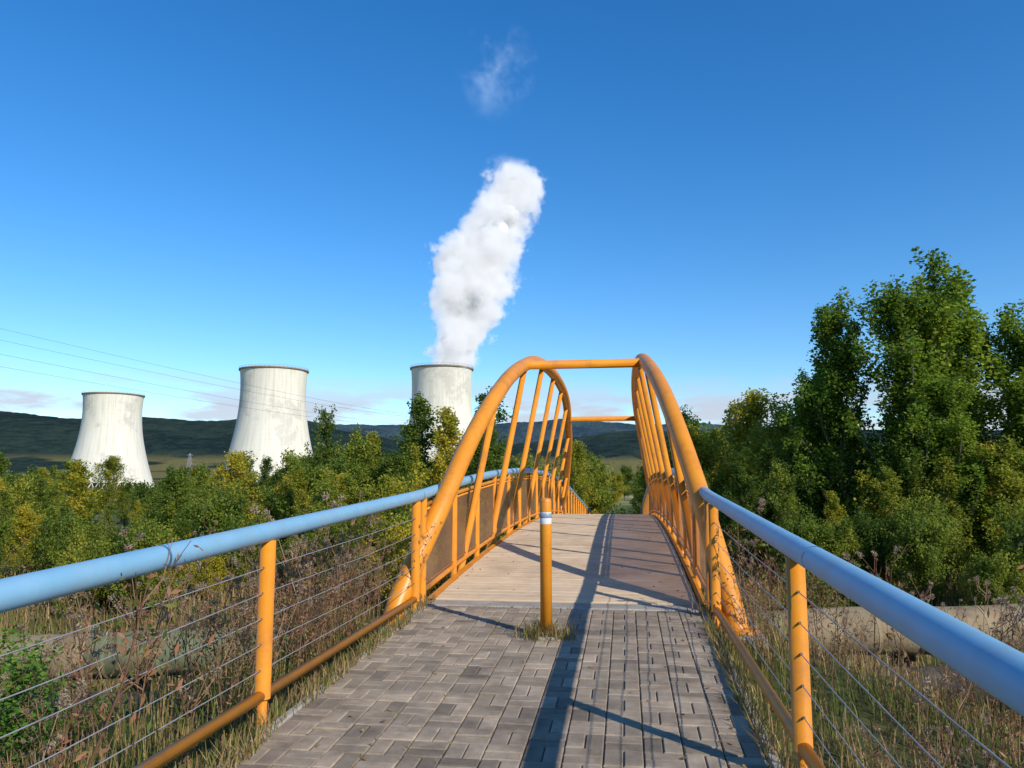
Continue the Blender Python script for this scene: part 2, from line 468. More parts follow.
# ------------------------------------------------------------------ cooling towers
m,nt,out=newmat('tower_concrete')
tc=N(nt,'ShaderNodeTexCoord');sp=N(nt,'ShaderNodeSeparateXYZ');nt.links.new(tc.outputs['Object'],sp.inputs[0])
ang=math_(nt,'ARCTAN2',sp.outputs[1],sp.outputs[0])
cb=N(nt,'ShaderNodeCombineXYZ');nt.links.new(math_(nt,'MULTIPLY',ang,9),cb.inputs[0]);nt.links.new(math_(nt,'MULTIPLY',sp.outputs[2],.02),cb.inputs[1])
ns=N(nt,'ShaderNodeTexNoise');ns.inputs['Scale'].default_value=1.6;ns.inputs['Detail'].default_value=7;nt.links.new(cb.outputs[0],ns.inputs['Vector'])
c=ramp(nt,[(.3,(.56,.53,.43)),(.5,(.66,.63,.53)),(.75,(.72,.69,.59))],ns.outputs['Fac']).outputs[0]
lift=math_(nt,'FRACT',math_(nt,'MULTIPLY',sp.outputs[2],.25))
c=mixc(nt,c,(.45,.43,.38),math_(nt,'MULTIPLY',math_(nt,'LESS_THAN',lift,.07),.15))
f5=ramp(nt,[(.52,(0,0,0)),(.60,(1,1,1))],noi(nt,.03,7,.7)).outputs[0]
c=mixc(nt,c,(.42,.40,.36),math_(nt,'MULTIPLY',f5,.6))
b=N(nt,'ShaderNodeBsdfPrincipled');b.inputs['Roughness'].default_value=.9;nt.links.new(c,b.inputs['Base Color']);nt.links.new(b.outputs[0],out.inputs[0])
M_tower=m
M_rim=surf('tower_rim',(.22,.17,.13),(.3,.24,.19),.1,.9,0)
M_dark=surf('tower_inlet_shade',(.02,.02,.02),(.04,.04,.04),.1,.9,0)
def tower(e,n,rt,zb,H):
    X,Y=site(e,n);t=empty('cooling_tower',(X,Y,zb),R.uniform(0,6))
    th=.94*rt
    r=lambda h:th*math.sqrt(1+((h-.82*H)/(.656*H))**2)
    hs=[7+(H-7)*i/40 for i in range(41)]
    pr=[(r(h),h) for h in hs]+[(r(H)-1.2,H)]+[(r(h)-1.2,h) for h in hs[::-1][1:14]]
    mb=MB();mb.add(*lathe(pr,96));mb.obj('shell',[M_tower],True,t)
    mb=MB();mb.add(*lathe([(r(H)-.1,H-1.6),(r(H)+.9,H-1.4),(r(H)+.9,H-.2),(r(H)-.1,H+.0)],96));mb.add(*lathe([(r(H)+.8,H+.9),(r(H)+.85,H+1.05)],96))
    for k in range(48):
        a=2*math.pi*k/48;q=r(H)+.8;mb.add(*tube([(q*math.cos(a),q*math.sin(a),H-.3),(q*math.cos(a),q*math.sin(a),H+1.1)],.12,4))
    mb.obj('rim_walkway',[M_rim],True,t)
    mb=MB()
    for k in range(44):
        a=2*math.pi*k/44;a2=a+math.pi/44;a3=a-math.pi/44
        for q in (a2,a3):
            mb.add(*tube([(r(0)*1.01*math.cos(a),r(0)*1.01*math.sin(a),0),(r(7)*math.cos(q),r(7)*math.sin(q),7.3)],.55,6))
    mb.add(*lathe([(r(0)+3,-2),(r(0)+3,1.2),(r(0)+2.3,1.2),(r(0)+2.3,-2)],64))
    mb.obj('columns',[M_tower],True,t)
    mb=MB();mb.add(*lathe([(r(0)-7,0),(r(0)-7,8)],48));mb.obj('inlet_shade',[M_dark],True,t)  # near-black drum: shade inside the air opening, put in as colour
    return t
tower(-416,800,29.5,-10,98)
tower(-199.5,640,28,-8.5,100)
tower(-57,620,25.5,-8,98)

# ------------------------------------------------------------------ steam plume
PN=620
cl_z=[86,106,128,150,172,192,212,232,248,262]
cl_e=[-54,-44,-38,-37,-31,-21,-11,-3,3,-3]
cl_r=[18,24,30,35,40,39,33,28,28,18]
px,py=site(0,PN)
pl=empty('steam_plume',(px,py,0),math.atan2(SA,CA))
M_st,nt,out=newmat('steam_core')
b=N(nt,'ShaderNodeBsdfDiffuse');b.inputs[0].default_value=(.9,.91,.92,1);b.inputs[1].default_value=1
t=N(nt,'ShaderNodeBsdfTranslucent');t.inputs[0].default_value=(.88,.9,.92,1)
mx=N(nt,'ShaderNodeMixShader');mx.inputs[0].default_value=.4
nt.links.new(b.outputs[0],mx.inputs[1]);nt.links.new(t.outputs[0],mx.inputs[2]);nt.links.new(mx.outputs[0],out.inputs[0])
bm=bmesh.new();bmesh.ops.create_icosphere(bm,subdivisions=5,radius=1)
iv=np.array([v.co[:] for v in bm.verts]);ifc=[[v.index for v in f.verts] for f in bm.faces];bm.free()
allV=[];allF=[];off=0
for i in range(44):
    z=R.uniform(92,250) if i>8 else 84+i*3.5
    ec=float(np.interp(z,cl_z,cl_e));rr=float(np.interp(z,cl_z,cl_r))*.64
    pr_=rr*R.uniform(.34,.52);a=R.uniform(0,6.28);q=(rr-pr_)*R.uniform(.1,.98)
    c=np.array([ec+q*math.cos(a),q*math.sin(a)*.8,z+R.uniform(-3,3)])
    for v in iv:
        w=Vector((c[0]+v[0]*pr_,c[1]+v[1]*pr_,c[2]+v[2]*pr_))
        d=1+.45*noise.fractal(w*.045,1.0,2.1,4)
        allV.append((c[0]+v[0]*pr_*d,c[1]+v[1]*pr_*d,c[2]+v[2]*pr_*d))
    allF+=[[k+off for k in f] for f in ifc];off+=len(iv)
me=bpy.data.meshes.new('steam_core');me.from_pydata(allV,[],allF);me.materials.append(M_st)
me.polygons.foreach_set('use_smooth',[True]*len(me.polygons))
o=bpy.data.objects.new('core',me);scene.collection.objects.link(o);o.parent=pl
M_sv,nt,out=newmat('steam_haze_glow')
tc=N(nt,'ShaderNodeTexCoord');sp=N(nt,'ShaderNodeSeparateXYZ');nt.links.new(tc.outputs['Object'],sp.inputs[0])
tz=math_(nt,'DIVIDE',math_(nt,'SUBTRACT',sp.outputs[2],80),200,True)
ec=math_(nt,'MULTIPLY',math_(nt,'SUBTRACT',ramp(nt,[((z-80)/200,((e+60)/100,)*3) for z,e in zip(cl_z,cl_e)],tz).outputs[0],.6),100)
rc=math_(nt,'MULTIPLY',ramp(nt,[((z-80)/200,(r/50,)*3) for z,r in zip(cl_z,cl_r)],tz).outputs[0],50)
dx=math_(nt,'SUBTRACT',sp.outputs[0],ec)
dist=math_(nt,'SQRT',math_(nt,'ADD',math_(nt,'MULTIPLY',dx,dx),math_(nt,'MULTIPLY',sp.outputs[1],sp.outputs[1])))
q=math_(nt,'DIVIDE',dist,rc)
nn=N(nt,'ShaderNodeTexNoise');nn.inputs['Scale'].default_value=.036;nn.inputs['Detail'].default_value=6;nn.inputs['Roughness'].default_value=.64;nt.links.new(tc.outputs['Object'],nn.inputs['Vector'])
dd=math_(nt,'ADD',math_(nt,'SUBTRACT',.84,q),math_(nt,'MULTIPLY',math_(nt,'SUBTRACT',nn.outputs['Fac'],.5),3.4))
top=math_(nt,'MULTIPLY',math_(nt,'SUBTRACT',268,sp.outputs[2]),.05,True)
dd=math_(nt,'MULTIPLY',math_(nt,'MULTIPLY',dd,3.6,True),top)
den=math_(nt,'MULTIPLY',dd,.15)
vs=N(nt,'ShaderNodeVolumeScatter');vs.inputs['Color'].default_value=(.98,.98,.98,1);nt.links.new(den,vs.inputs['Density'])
em=N(nt,'ShaderNodeEmission');em.inputs[0].default_value=(.93,.96,1,1);nt.links.new(math_(nt,'MULTIPLY',den,.40),em.inputs[1])  # added glow stands in for light scattered many times inside the steam
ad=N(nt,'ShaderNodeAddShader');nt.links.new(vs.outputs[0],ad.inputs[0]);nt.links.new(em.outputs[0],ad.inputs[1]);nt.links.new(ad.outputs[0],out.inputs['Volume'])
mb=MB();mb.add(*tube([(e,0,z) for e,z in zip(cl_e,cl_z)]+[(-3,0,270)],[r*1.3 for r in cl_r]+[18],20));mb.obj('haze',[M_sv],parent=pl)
wx,wy=site(-12,620)
M_wv,nt,out=newmat('wisp_vapour_glow')
tc=N(nt,'ShaderNodeTexCoord')
nn=N(nt,'ShaderNodeTexNoise');nn.inputs['Scale'].default_value=.035;nn.inputs['Detail'].default_value=5;nn.inputs['Roughness'].default_value=.65;nt.links.new(tc.outputs['Object'],nn.inputs['Vector'])
vl=N(nt,'ShaderNodeVectorMath',operation='MULTIPLY');vl.inputs[1].default_value=(1/38,1/22,1/48,);nt.links.new(tc.outputs['Object'],vl.inputs[0])
ln=N(nt,'ShaderNodeVectorMath',operation='LENGTH');nt.links.new(vl.outputs[0],ln.inputs[0])
fall=math_(nt,'SUBTRACT',1,ln.outputs['Value'],True)
dd=math_(nt,'MULTIPLY',math_(nt,'MULTIPLY',math_(nt,'SUBTRACT',nn.outputs['Fac'],.52),8,True),fall)
den=math_(nt,'MULTIPLY',dd,.018)
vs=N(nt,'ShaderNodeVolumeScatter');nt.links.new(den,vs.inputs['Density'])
em=N(nt,'ShaderNodeEmission');em.inputs[0].default_value=(.75,.9,1,1);nt.links.new(math_(nt,'MULTIPLY',den,.8),em.inputs[1])  # the wisp glows a little, in place of scattered sunlight
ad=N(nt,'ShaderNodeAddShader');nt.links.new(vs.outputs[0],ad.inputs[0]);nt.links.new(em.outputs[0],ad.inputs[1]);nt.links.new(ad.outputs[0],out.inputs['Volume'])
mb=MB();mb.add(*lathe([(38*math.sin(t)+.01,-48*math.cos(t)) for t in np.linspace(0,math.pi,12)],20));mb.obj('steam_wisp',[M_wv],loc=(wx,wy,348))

# ------------------------------------------------------------------ pylons and wires
M_pyl=surf('galvanised_steel',(.18,.19,.20),(.26,.27,.28),1,.6,0)
def pylon(e,n,zb,H,k=1):
    X,Y=site(e,n);t=empty('electricity_pylon',(X,Y,zb));mb=MB()
    w=lambda h:(.09*H)*(1-h/H)**.8+.3
    hs=np.linspace(0,H,9)
    for sx in (-1,1):
        for sy in (-1,1): mb.add(*tube([(sx*w(h),sy*w(h),h) for h in hs],.2*k,4))
    for i in range(8):
        a,b=hs[i],hs[i+1]
        for s in (-1,1):
            mb.add(*tube([(-w(a),s*w(a),a),(w(b),s*w(b),b)],.11*k,4));mb.add(*tube([(w(a),s*w(a),a),(-w(b),s*w(b),b)],.11*k,4))
            mb.add(*tube([(s*w(a),-w(a),a),(s*w(b),w(b),b)],.11*k,4))
    for f,l in ((.68,.2),(.82,.15),(.95,.1)):
        mb.add(*tube([(-l*H,0,f*H),(0,0,f*H+1.2),(l*H,0,f*H)],.2*k,4));mb.add(*tube([(-l*H,0,f*H),(l*H,0,f*H)],.2*k,4))
    mb.obj('lattice',[M_pyl],parent=t)
pylon(-150,150,-5,50);pylon(-64,740,-9,70);pylon(-375,900,-10,40,1.3)
mb=MB()
for de,z0,z1 in ((-7,41,58),(7,41,58),(-9,34,49),(9,34,49)):
    pts=[]
    for t in np.linspace(0,1,40):
        X,Y=site(-150+86*t+de,150+590*t);pts.append((X,Y,z0+(z1-z0)*t-14*4*t*(1-t)*.35))
    mb.add(*tube(pts,[.025+.065*t for t in np.linspace(0,1,40)],4))
mb.obj('power_lines',[surf('dark_cable',(.08,.09,.1),(.12,.13,.14),1,.6,0)])

# ------------------------------------------------------------------ vegetation
def leafquads(C,size,tone,rng,flat=0.0,asp=.55):
    n=len(C)
    nr=rng.normal(size=(n,3));nr[:,2]=np.abs(nr[:,2])+flat;nr/=np.linalg.norm(nr,axis=1)[:,None]
    t=rng.normal(size=(n,3));t-=nr*(t*nr).sum(1)[:,None];t/=np.linalg.norm(t,axis=1)[:,None]
    b=np.cross(nr,t)
    s=(size*rng.uniform(.65,1.3,n))[:,None]
    V=np.stack([C-t*s*.5,C+b*s*asp*.5,C+t*s*.5,C-b*s*asp*.5],1).reshape(-1,3)
    F=np.arange(n*4).reshape(n,4)
    return V,F,np.repeat(tone,4)
def tree_mesh(name,H,Rr,seed,nl,ls,style,mats):
    rng=np.random.default_rng(seed);mb=MB()
    nT=9;wob=np.cumsum(rng.normal(0,.012*H,(nT,2)),0);wob[0]=0
    tp=[(wob[i,0],wob[i,1],H*.97*i/(nT-1)) for i in range(nT)]
    tr=[.016*H*(1-i/(nT-1))**.8+.012 for i in range(nT)]
    mb.add(*tube(tp,tr,8),.3,0)
    def tat(f):
        z=f*H*.97;return np.array([np.interp(z,[p[2] for p in tp],[p[k] for p in tp]) for k in range(3)])
    cl=[]
    nlimb={'poplar':38,'broad':26,'bush':22,'birch':30}[style]
    for i in range(nlimb):
        f=(i+.5)/nlimb
        if style=='bush': h=.03+.75*f
        elif style=='poplar': h=.06+.86*f
        else: h=.12+.82*f
        az=i*2.4+rng.uniform(-.5,.5)
        if style=='poplar': L=Rr*(1.0-.6*f**1.8)*rng.uniform(.5,1.45)*1.8;el=rng.uniform(.9,1.25)
        elif style=='bush': L=Rr*(1.1-.5*f)*rng.uniform(.7,1.2);el=rng.uniform(.25,1.0)
        elif style=='birch': L=Rr*(1.05-.85*f**1.3)*rng.uniform(.6,1.3);el=rng.uniform(.4,1.0)
        else: L=Rr*(math.sin(math.pi*(.15+.8*f))**.6)*rng.uniform(.6,1.25);el=rng.uniform(.4,1.1)
        s=tat(h);d=np.array([math.cos(az)*math.cos(el),math.sin(az)*math.cos(el),math.sin(el)])
        L=min(L,(H*1.0-s[2])/max(.2,d[2])+.2)
        mid=s+d*L*.5+np.array([0,0,-.03*L]);e=s+d*L+np.array([0,0,.08*L])
        mb.add(*tube([s,mid,e],[.006*H*(1-f*.6),.004*H*(1-f*.6),.006],5,False),.3,0)
        ct=rng.uniform(0,1)
        for u in np.linspace(.35,1,5 if style=='poplar' else 4):
            p=s+(e-s)*u
            dd=rng.normal(size=3);dd[2]=abs(dd[2])*(1.2 if style in('poplar',) else .5);dd/=np.linalg.norm(dd)
            q=p+dd*L*rng.uniform(.1,.32)
            if u<.99: mb.add(*tube([p,q],[.01,.004],4,False),.3,0)
            cl.append((q,Rr*rng.uniform(.10,.24),.7*ct+.3*rng.uniform()))
            cl.append((p,Rr*rng.uniform(.09,.18),.7*ct+.3*rng.uniform()))
    for u in (.84,.9,.95,.99): cl.append((tat(u),Rr*.13,rng.uniform()))
    w=np.array([c[1]**2 for c in cl]);w/=w.sum()
    idx=rng.choice(len(cl),nl,p=w)
    C=np.array([cl[i][0] for i in range(len(cl))])[idx];rad=np.array([c[1] for c in cl])[idx];ct=np.array([c[2] for c in cl])[idx]
    off=rng.normal(size=(nl,3));off/=np.linalg.norm(off,axis=1)[:,None]
    off*=(rng.uniform(0,1,nl)**.55)[:,None]*rad[:,None]*np.array([1,1,1.15 if style!='poplar' else 1.5])*1.25
    P=C+off
    tone=np.clip(.2+.45*ct+rng.normal(0,.13,nl),0,1)
    V,F,T=leafquads(P,ls,tone,rng,.3,.7)
    mb.add(V,F,T,1)
    return mb.mesh(name,mats)
M_bark=surf('bark',(.08,.065,.05),(.18,.16,.13),4,.9,.5)
M_lgreen=leafmat('leaves_poplar',[(0,(.065,.12,.014)),(.45,(.155,.235,.026)),(.8,(.28,.34,.036)),(1,(.42,.42,.045))],.48,.12)
M_lyel=leafmat('leaves_autumn',[(0,(.12,.15,.02)),(.4,(.28,.29,.03)),(.75,(.48,.39,.04)),(1,(.57,.41,.05))],.45,.3)
M_lmix=leafmat('leaves_mixed',[(0,(.055,.10,.016)),(.5,(.16,.215,.028)),(.85,(.31,.31,.038)),(1,(.46,.37,.045))],.45,.35)
pop=[tree_mesh('poplar_mesh',13,1.75,s,21000,.165,'poplar',[M_bark,M_lgreen]) for s in (1,2,3)]
brd=[tree_mesh('broad_mesh',8,2.1,s,13000,.16,'broad',[M_bark,M_lmix]) for s in (5,6)]
yel=[tree_mesh('yellow_mesh',8,2.0,s,11000,.15,'broad',[M_bark,M_lyel]) for s in (15,)]+[tree_mesh('yellow_mesh',8,1.7,s,8000,.15,'birch',[M_bark,M_lyel]) for s in (16,)]
bir=[tree_mesh('birch_mesh',10,1.7,s,8000,.15,'birch',[M_bark,M_lmix]) for s in (8,9)]
ypop=[tree_mesh('young_poplar_mesh',9,1.3,s,9000,.15,'poplar',[M_bark,M_lmix]) for s in (21,22)]
bus=[tree_mesh('bush_mesh',4,2.2,s,10000,.14,'bush',[M_bark,mm]) for s,mm in ((10,M_lmix),(11,M_lmix),(12,M_lyel))]
def put(name,me,e,n,H,h0,wide=1,parent=None,rz=None,zoff=-.15):
    X,Y=site(e,n);o=bpy.data.objects.new(name,me);scene.collection.objects.link(o)
    s=H/h0;o.location=(X,Y,ground(X,Y)+zoff);o.scale=(s*wide,s*wide,s);o.rotation_euler=(0,0,R.uniform(0,6.28) if rz is None else rz)
    if parent: o.parent=parent
    return o
def topput(name,me,e,n,ztop,h0,wide=1,parent=None):
    X,Y=site(e,n);H=ztop-ground(X,Y)
    return put(name,me,e,n,H,h0,wide,parent)
topput('poplar_tree',pop[0],13.6,32,9.4,13,1.05)
topput('poplar_tree',pop[1],15.9,30,9.6,13,1.15)
topput('poplar_tree',pop[2],17.4,31,10.4,13,1.2)
topput('poplar_tree',pop[2],20.6,31,8.4,13,1.25)
topput('poplar_tree',pop[0],18.8,33,9.6,13,1.1)
topput('poplar_tree',pop[2],22.9,30,7.6,13,1.3)
topput('poplar_tree',pop[1],14.3,36,6.8,13,1.1)
topput('poplar_tree',pop[0],12.6,33,5.8,13,1.2)
topput('poplar_tree',pop[1],16.6,28.5,5.6,13,1.4)
topput('poplar_tree',pop[0],19.6,28.5,5.6,13,1.4)
topput('poplar_tree',pop[2],24.5,33,8.2,13,1.3)
topput('maple_tree',yel[0],11.4,38,6.1,8,1.0)
topput('maple_tree',brd[0],12.4,35,4.8,8,.9)
topput('maple_tree',brd[1],9.9,42,5.2,8,.95)
topput('maple_tree',brd[0],14.8,29,2.8,8,1.1)
topput('maple_tree',brd[1],18.0,28,3.0,8,1.2)
topput('maple_tree',yel[1],8.6,46,5.2,8,1.0)
topput('maple_tree',bir[1],10.6,33,3.4,10,1.1)
topput('birch_tree',bir[0],-4.1,40,6.4,10,1.25)
topput('birch_tree',bir[1],-1.7,42,7.0,10,1.35)
topput('birch_tree',yel[1],-3.0,38,5.4,8,1.1)
topput('birch_tree',bir[1],-6.0,44,5.0,10,1.3)
topput('birch_tree',yel[1],-7.4,42,4.4,8,1.1)
topput('birch_tree',ypop[0],-10.9,46,5.8,9,.75)
topput('birch_tree',ypop[1],-9.2,44,4.4,9,.9)
topput('maple_tree',yel[0],-13.6,38,3.1,8,1.1)
topput('maple_tree',yel[1],-20.5,37,2.7,8,1.2)
topput('maple_tree',brd[1],-7.4,36,3.4,8,1.1)
topput('maple_tree',yel[1],-4.6,35,3.4,8,1.0)
topput('maple_tree',brd[0],-1.2,34,3.6,8,1.0)
topput('maple_tree',yel[0],3.9,52,4.2,8,.9)
wood=empty('woodland')
def clear(e,n): return abs(e-(.147*n-.65))<(3.4 if n<62 else 1.2)
allm=[(b,8) for b in brd]+[(b,8) for b in yel]*2+[(b,4) for b in bus]+[(b,10) for b in bir]*3+[(b,9) for b in ypop]*3
for i in range(460):
    t=R.random();n=27.5+ (t**1.5)*110
    e=R.uniform(-.82,.80)*n
    if clear(e,n) : continue
    me,h0=R.choice(allm)
    rat=R.uniform(-.03,.018)+(.022 if R.random()<.2 else 0) if n>34 else R.uniform(-.06,-.005)
    if e/n>.24: rat+=.04
    if -.27<e/n<0: rat+=.02
    zt=1.6+n*rat
    X,Y=site(e,n);H=min(zt-ground(X,Y),9.5)
    if H<1.8: continue
    put('woodland_tree',me,e,n,H,h0,{8:1.1,4:.9,10:1.3,9:1.2}[h0],wood)
for i in range(300):
    n=R.uniform(130,560);e=R.uniform(-.85,.85)*n
    me,h0=R.choice(allm[:6])
    X,Y=site(e,n);zt=1.6+n*R.uniform(-.012,.004)
    if e/n>0: zt+=.012*n
    if abs(e/n+.52)<.075: zt-=.008*n
    put('woodland_tree',me,e,n,max(3,min(13,zt-ground(X,Y))),h0,1.7,wood)
for i in range(34):
    e=-27+i*.78+R.uniform(-.5,.5);n=R.uniform(23.5,28)
    if clear(e,n+3): continue
    put('shrub',bus[R.randrange(3)],e,n,R.uniform(1.5,2.9),4,.85)
for i in range(22):
    e=7.5+i*.85+R.uniform(-.5,.5);n=R.uniform(21,27)
    put('shrub',bus[R.randrange(2)],e,n,R.uniform(1.6,3.2),4,.85)

# grass
def blades(P,H,rng,wd=.006,lean=.35):
    n=len(P);a=rng.uniform(0,6.28,n);h=H*rng.uniform(.5,1.2,n)
    d=np.stack([np.cos(a),np.sin(a),np.zeros(n)],1);pr_=np.stack([-np.sin(a),np.cos(a),np.zeros(n)],1)
    ln=(rng.uniform(.05,lean,n)*h)[:,None]
    up=np.array([0,0,1.0]);w=wd*rng.uniform(.7,1.5,n)[:,None]
    b0=P-pr_*w;b1=P+pr_*w
    m_=P+d*ln*.35+up*(h*.55)[:,None];t_=P+d*ln*1.2+up*(h)[:,None]
    V=np.stack([b0,b1,m_+pr_*w*.8,m_-pr_*w*.8,t_+pr_*w*.15,t_-pr_*w*.15],1).reshape(-1,3)
    k=np.arange(n)[:,None]*6
    F=np.concatenate([k+np.array([0,1,2,3]),k+np.array([3,2,4,5])],0)
    return V,F
def gz(P2): return np.array([ground(x,y) for x,y in P2])
M_grass=leafmat('grass_blades',[(0,(.07,.11,.02)),(.3,(.15,.165,.035)),(.52,(.32,.23,.09)),(.8,(.38,.23,.11)),(1,(.52,.42,.22))],.3,0)
mb=MB();rng=np.random.default_rng(3)
cand=[]
while len(cand)<38000:
    x=R.uniform(-10,9);y=R.uniform(.8,12.5)
    dx=abs(x-CX)
    if dx<1.42: continue
    if y>8 and dx<2.2: continue
    dens=1.0 if dx<3 else .55
    if noise.noise(Vector((x*.9,y*.9,5)))<-.25: dens*=.3
    if R.random()>dens: continue
    cand.append((x,y))
cand=np.array(cand);P=np.column_stack([cand,gz(cand)])
dxa=np.abs(P[:,0]-CX)
en=np.array([unsite(x,y) for x,y in cand]);ra=en[:,0]/en[:,1]
view=((ra<-.37)|(ra>.36))&(en[:,1]>4.2)
Hh=np.where(dxa<1.75,.13,.30)*(1+.5*np.array([noise.noise(Vector((x*.7,y*.7,9))) for x,y in cand]))*np.where(view,.65,1)
tn=np.clip(.52+.7*np.array([noise.noise(Vector((x*.6,y*.6,2))) for x,y in cand])-np.where(ra<-.45,.2,0)+rng.normal(0,.2,len(cand)),0,1)
V,F=blades(P,Hh,rng,.0042);mb.add(V,F,np.repeat(tn,6))
c2=np.array([(-.69+R.gauss(0,.10),6.68+R.gauss(0,.07)) for _ in range(420)]);P=np.column_stack([c2,[pz(y)-.01 for x,y in c2]])
V,F=blades(P,np.full(len(P),.14),rng,.003,1.1);mb.add(V,F,np.repeat(rng.uniform(.1,.9,len(P)),6))
ed=[]
for _ in range(5600):
    s=R.choice((-1,1));y=R.uniform(1.5,8.0);k=noise.noise(Vector((y*1.4,s*3,0)))
    if R.random()>.5+k: continue
    ed.append((CX+s*(1.33+abs(R.gauss(.0,.07))*(1)-.10*max(0,k)),y))
for _ in range(900):   # sprigs in the paving joints
    y=R.uniform(1.5,7.6);x=x0+R.randrange(0,nu+1)*mod+R.gauss(0,.004)
    if noise.noise(Vector((x*1.3,y*1.3,20)))<.12: continue
    ed.append((x,y))
for _ in range(240):   # moss and grass along the deck joint
    x=x0+R.uniform(0,W)
    if noise.noise(Vector((x*1.9,3,3)))<0: continue
    ed.append((x,YE+R.gauss(0,.012)))
c2=np.array(ed);P=np.column_stack([c2,[pz(y)-.02 for x,y in c2]])
hh=np.where(np.abs(c2[:,0]-CX)<1.2,.045,.13)
V,F=blades(P,hh,rng,.003,1.0);mb.add(V,F,np.repeat(rng.uniform(.1,.95,len(P)),6))
cand=[]
while len(cand)<30000:
    e=R.uniform(-32,30);n=R.uniform(17.2,31);X,Y=site(e,n)
    if abs(X-CX)<2.1 and Y>26: continue
    cand.append((X,Y))
cand=np.array(cand);P=np.column_stack([cand,gz(cand)])
V,F=blades(P,np.full(len(P),.5),rng,.016);mb.add(V,F,np.repeat(np.clip(rng.normal(.55,.22,len(P)),0,1),6))
mb.obj('grass',[M_grass])

mb=MB();C=[]
for _ in range(170):
    y=R.uniform(1.5,16);x=CX+R.choice((-1,1))*(1.3-abs(R.gauss(0,.35)))
    C.append((x,y,pz(y)+.008))
C=np.array(C);V,F,T=leafquads(C,.035,rng.uniform(.3,1,len(C)),rng,3,.6);mb.add(V,F,T)
mb.obj('fallen_leaves',[leafmat('dry_leaf',[(0,(.12,.06,.03)),(.6,(.25,.14,.05)),(1,(.4,.28,.08))],.1,0)])

# weeds
M_stem=leafmat('weed_stems',[(0,(.09,.042,.03)),(.5,(.20,.10,.06)),(1,(.34,.23,.13))],.1,0)
M_wleaf=leafmat('weed_leaves',[(0,(.07,.11,.02)),(.28,(.15,.16,.035)),(.48,(.24,.13,.06)),(.8,(.34,.15,.08)),(1,(.36,.22,.13))],.3,0)
M_seed=leafmat('weed_seedheads',[(0,(.15,.10,.065)),(.5,(.28,.20,.13)),(1,(.44,.35,.25))],.3,0)
def weed(seed,kind):
    rng=np.random.default_rng(seed);mb=MB();H=1.0
    pts=[np.array([0,0,0.])];d=np.array([rng.normal(0,.1),rng.normal(0,.1),1.])
    for i in range(6):
        d=d+np.array([rng.normal(0,.08),rng.normal(0,.08),0]);pts.append(pts[-1]+d/np.linalg.norm(d)*H/6)
    mb.add(*tube(pts,[.006-.0006*i for i in range(7)],4,False),rng.uniform(.1,.8),0)
    heads=[pts[-1]]
    for k in range(10 if kind!=2 else 5):
        f=rng.uniform(.35,.98);i=min(5,int(f*6));p=pts[i]+(pts[i+1]-pts[i])*(f*6-i)
        a=rng.uniform(0,6.28);L=rng.uniform(.1,.32)*(1.3-f*.7)
        m_=p+np.array([math.cos(a)*L*.5,math.sin(a)*L*.5,L*.35]);e=m_+np.array([math.cos(a)*L*.3,math.sin(a)*L*.3,L*.65])
        mb.add(*tube([p,m_,e],[.003,.0025,.0018],3,False),rng.uniform(.1,.8),0);heads.append(e)
        if rng.random()<.5:
            q=m_+np.array([rng.normal(0,.05),rng.normal(0,.05),L*.6]);mb.add(*tube([m_,q],[.002,.0014],3,False),.5,0);heads.append(q)
    nl=38 if kind==1 else 20
    C=[]
    for k in range(nl):
        f=rng.uniform(.05,.9);i=min(5,int(f*6));p=pts[i]+(pts[i+1]-pts[i])*(f*6-i)
        C.append(p+np.array([rng.normal(0,.035),rng.normal(0,.035),rng.normal(0,.01)]))
    if kind==1:
        for h in heads:
            for k in range(8): C.append(h+rng.normal(0,.03,3)-np.array([0,0,.04*k]))
    C=np.array(C);V,F,T=leafquads(C,.06 if kind!=1 else .042,rng.uniform(0,1,len(C)),rng,0,.32);mb.add(V,F,T,1)
    if kind!=1:
        hs_=heads if kind==0 else heads[:4]
        for h in hs_:
            n=50;r=rng.uniform(.012,.022) if kind==0 else rng.uniform(.024,.036)
            C=rng.normal(size=(n,3));C/=np.linalg.norm(C,axis=1)[:,None];C=h+C*r*rng.uniform(.3,1,n)[:,None]
            V,F,T=leafquads(C,r*.8,rng.uniform(.0,1,n),rng,0,.3);mb.add(V,F,T,2)
    return mb.arrays()
protos=[weed(100+i,i%3) for i in range(18)]
wb=MB()
def place_weed(x,y,h,k=None):
    V,F,T,M=protos[k if k is not None else R.randrange(18)]
    a=R.uniform(0,6.28);c,s=math.cos(a),math.sin(a);z=ground(x,y)-.02
    V2=np.column_stack([(V[:,0]*c-V[:,1]*s)*h*.9+x+ (V[:,2]**2)*R.gauss(0,.1)*h,(V[:,0]*s+V[:,1]*c)*h*.9+y,V[:,2]*h+z])
    wb.add(V2,F,np.clip(T+R.gauss(.03,.12),0,1),M)
for i in range(330):
    y=R.uniform(2.6,9.3);x=CX-1.60-abs(R.gauss(0,.8))
    e,n=unsite(x,y)
    if e/n<-.36 and n>3.4 and R.random()<.74: continue
    tall=1.3 if R.random()<.22 else 1
    place_weed(x,y,R.uniform(.45,1.05)*tall)
for i in range(350):
    y=R.uniform(2.2,9.3);x=CX+1.66+abs(R.gauss(0,1.2))
    e,n=unsite(x,y)
    if .34<e/n<.62 and n>3.8 and R.random()<.66: continue
    h=R.uniform(.5,1.0)*(1.4 if R.random()<.2 else 1)
    if x<CX+2.5 and y<7.2: h*=.62
    place_weed(x,y,h)
for i in range(30):
    y=R.uniform(4.5,7.5);s=R.choice((-1,1));x=CX+s*R.uniform(2.4,4.4)
    place_weed(x,y,R.uniform(1.0,1.4),R.choice((0,3,6,9,2,5,8)))
wb.obj('weeds',[M_stem,M_wleaf,M_seed])
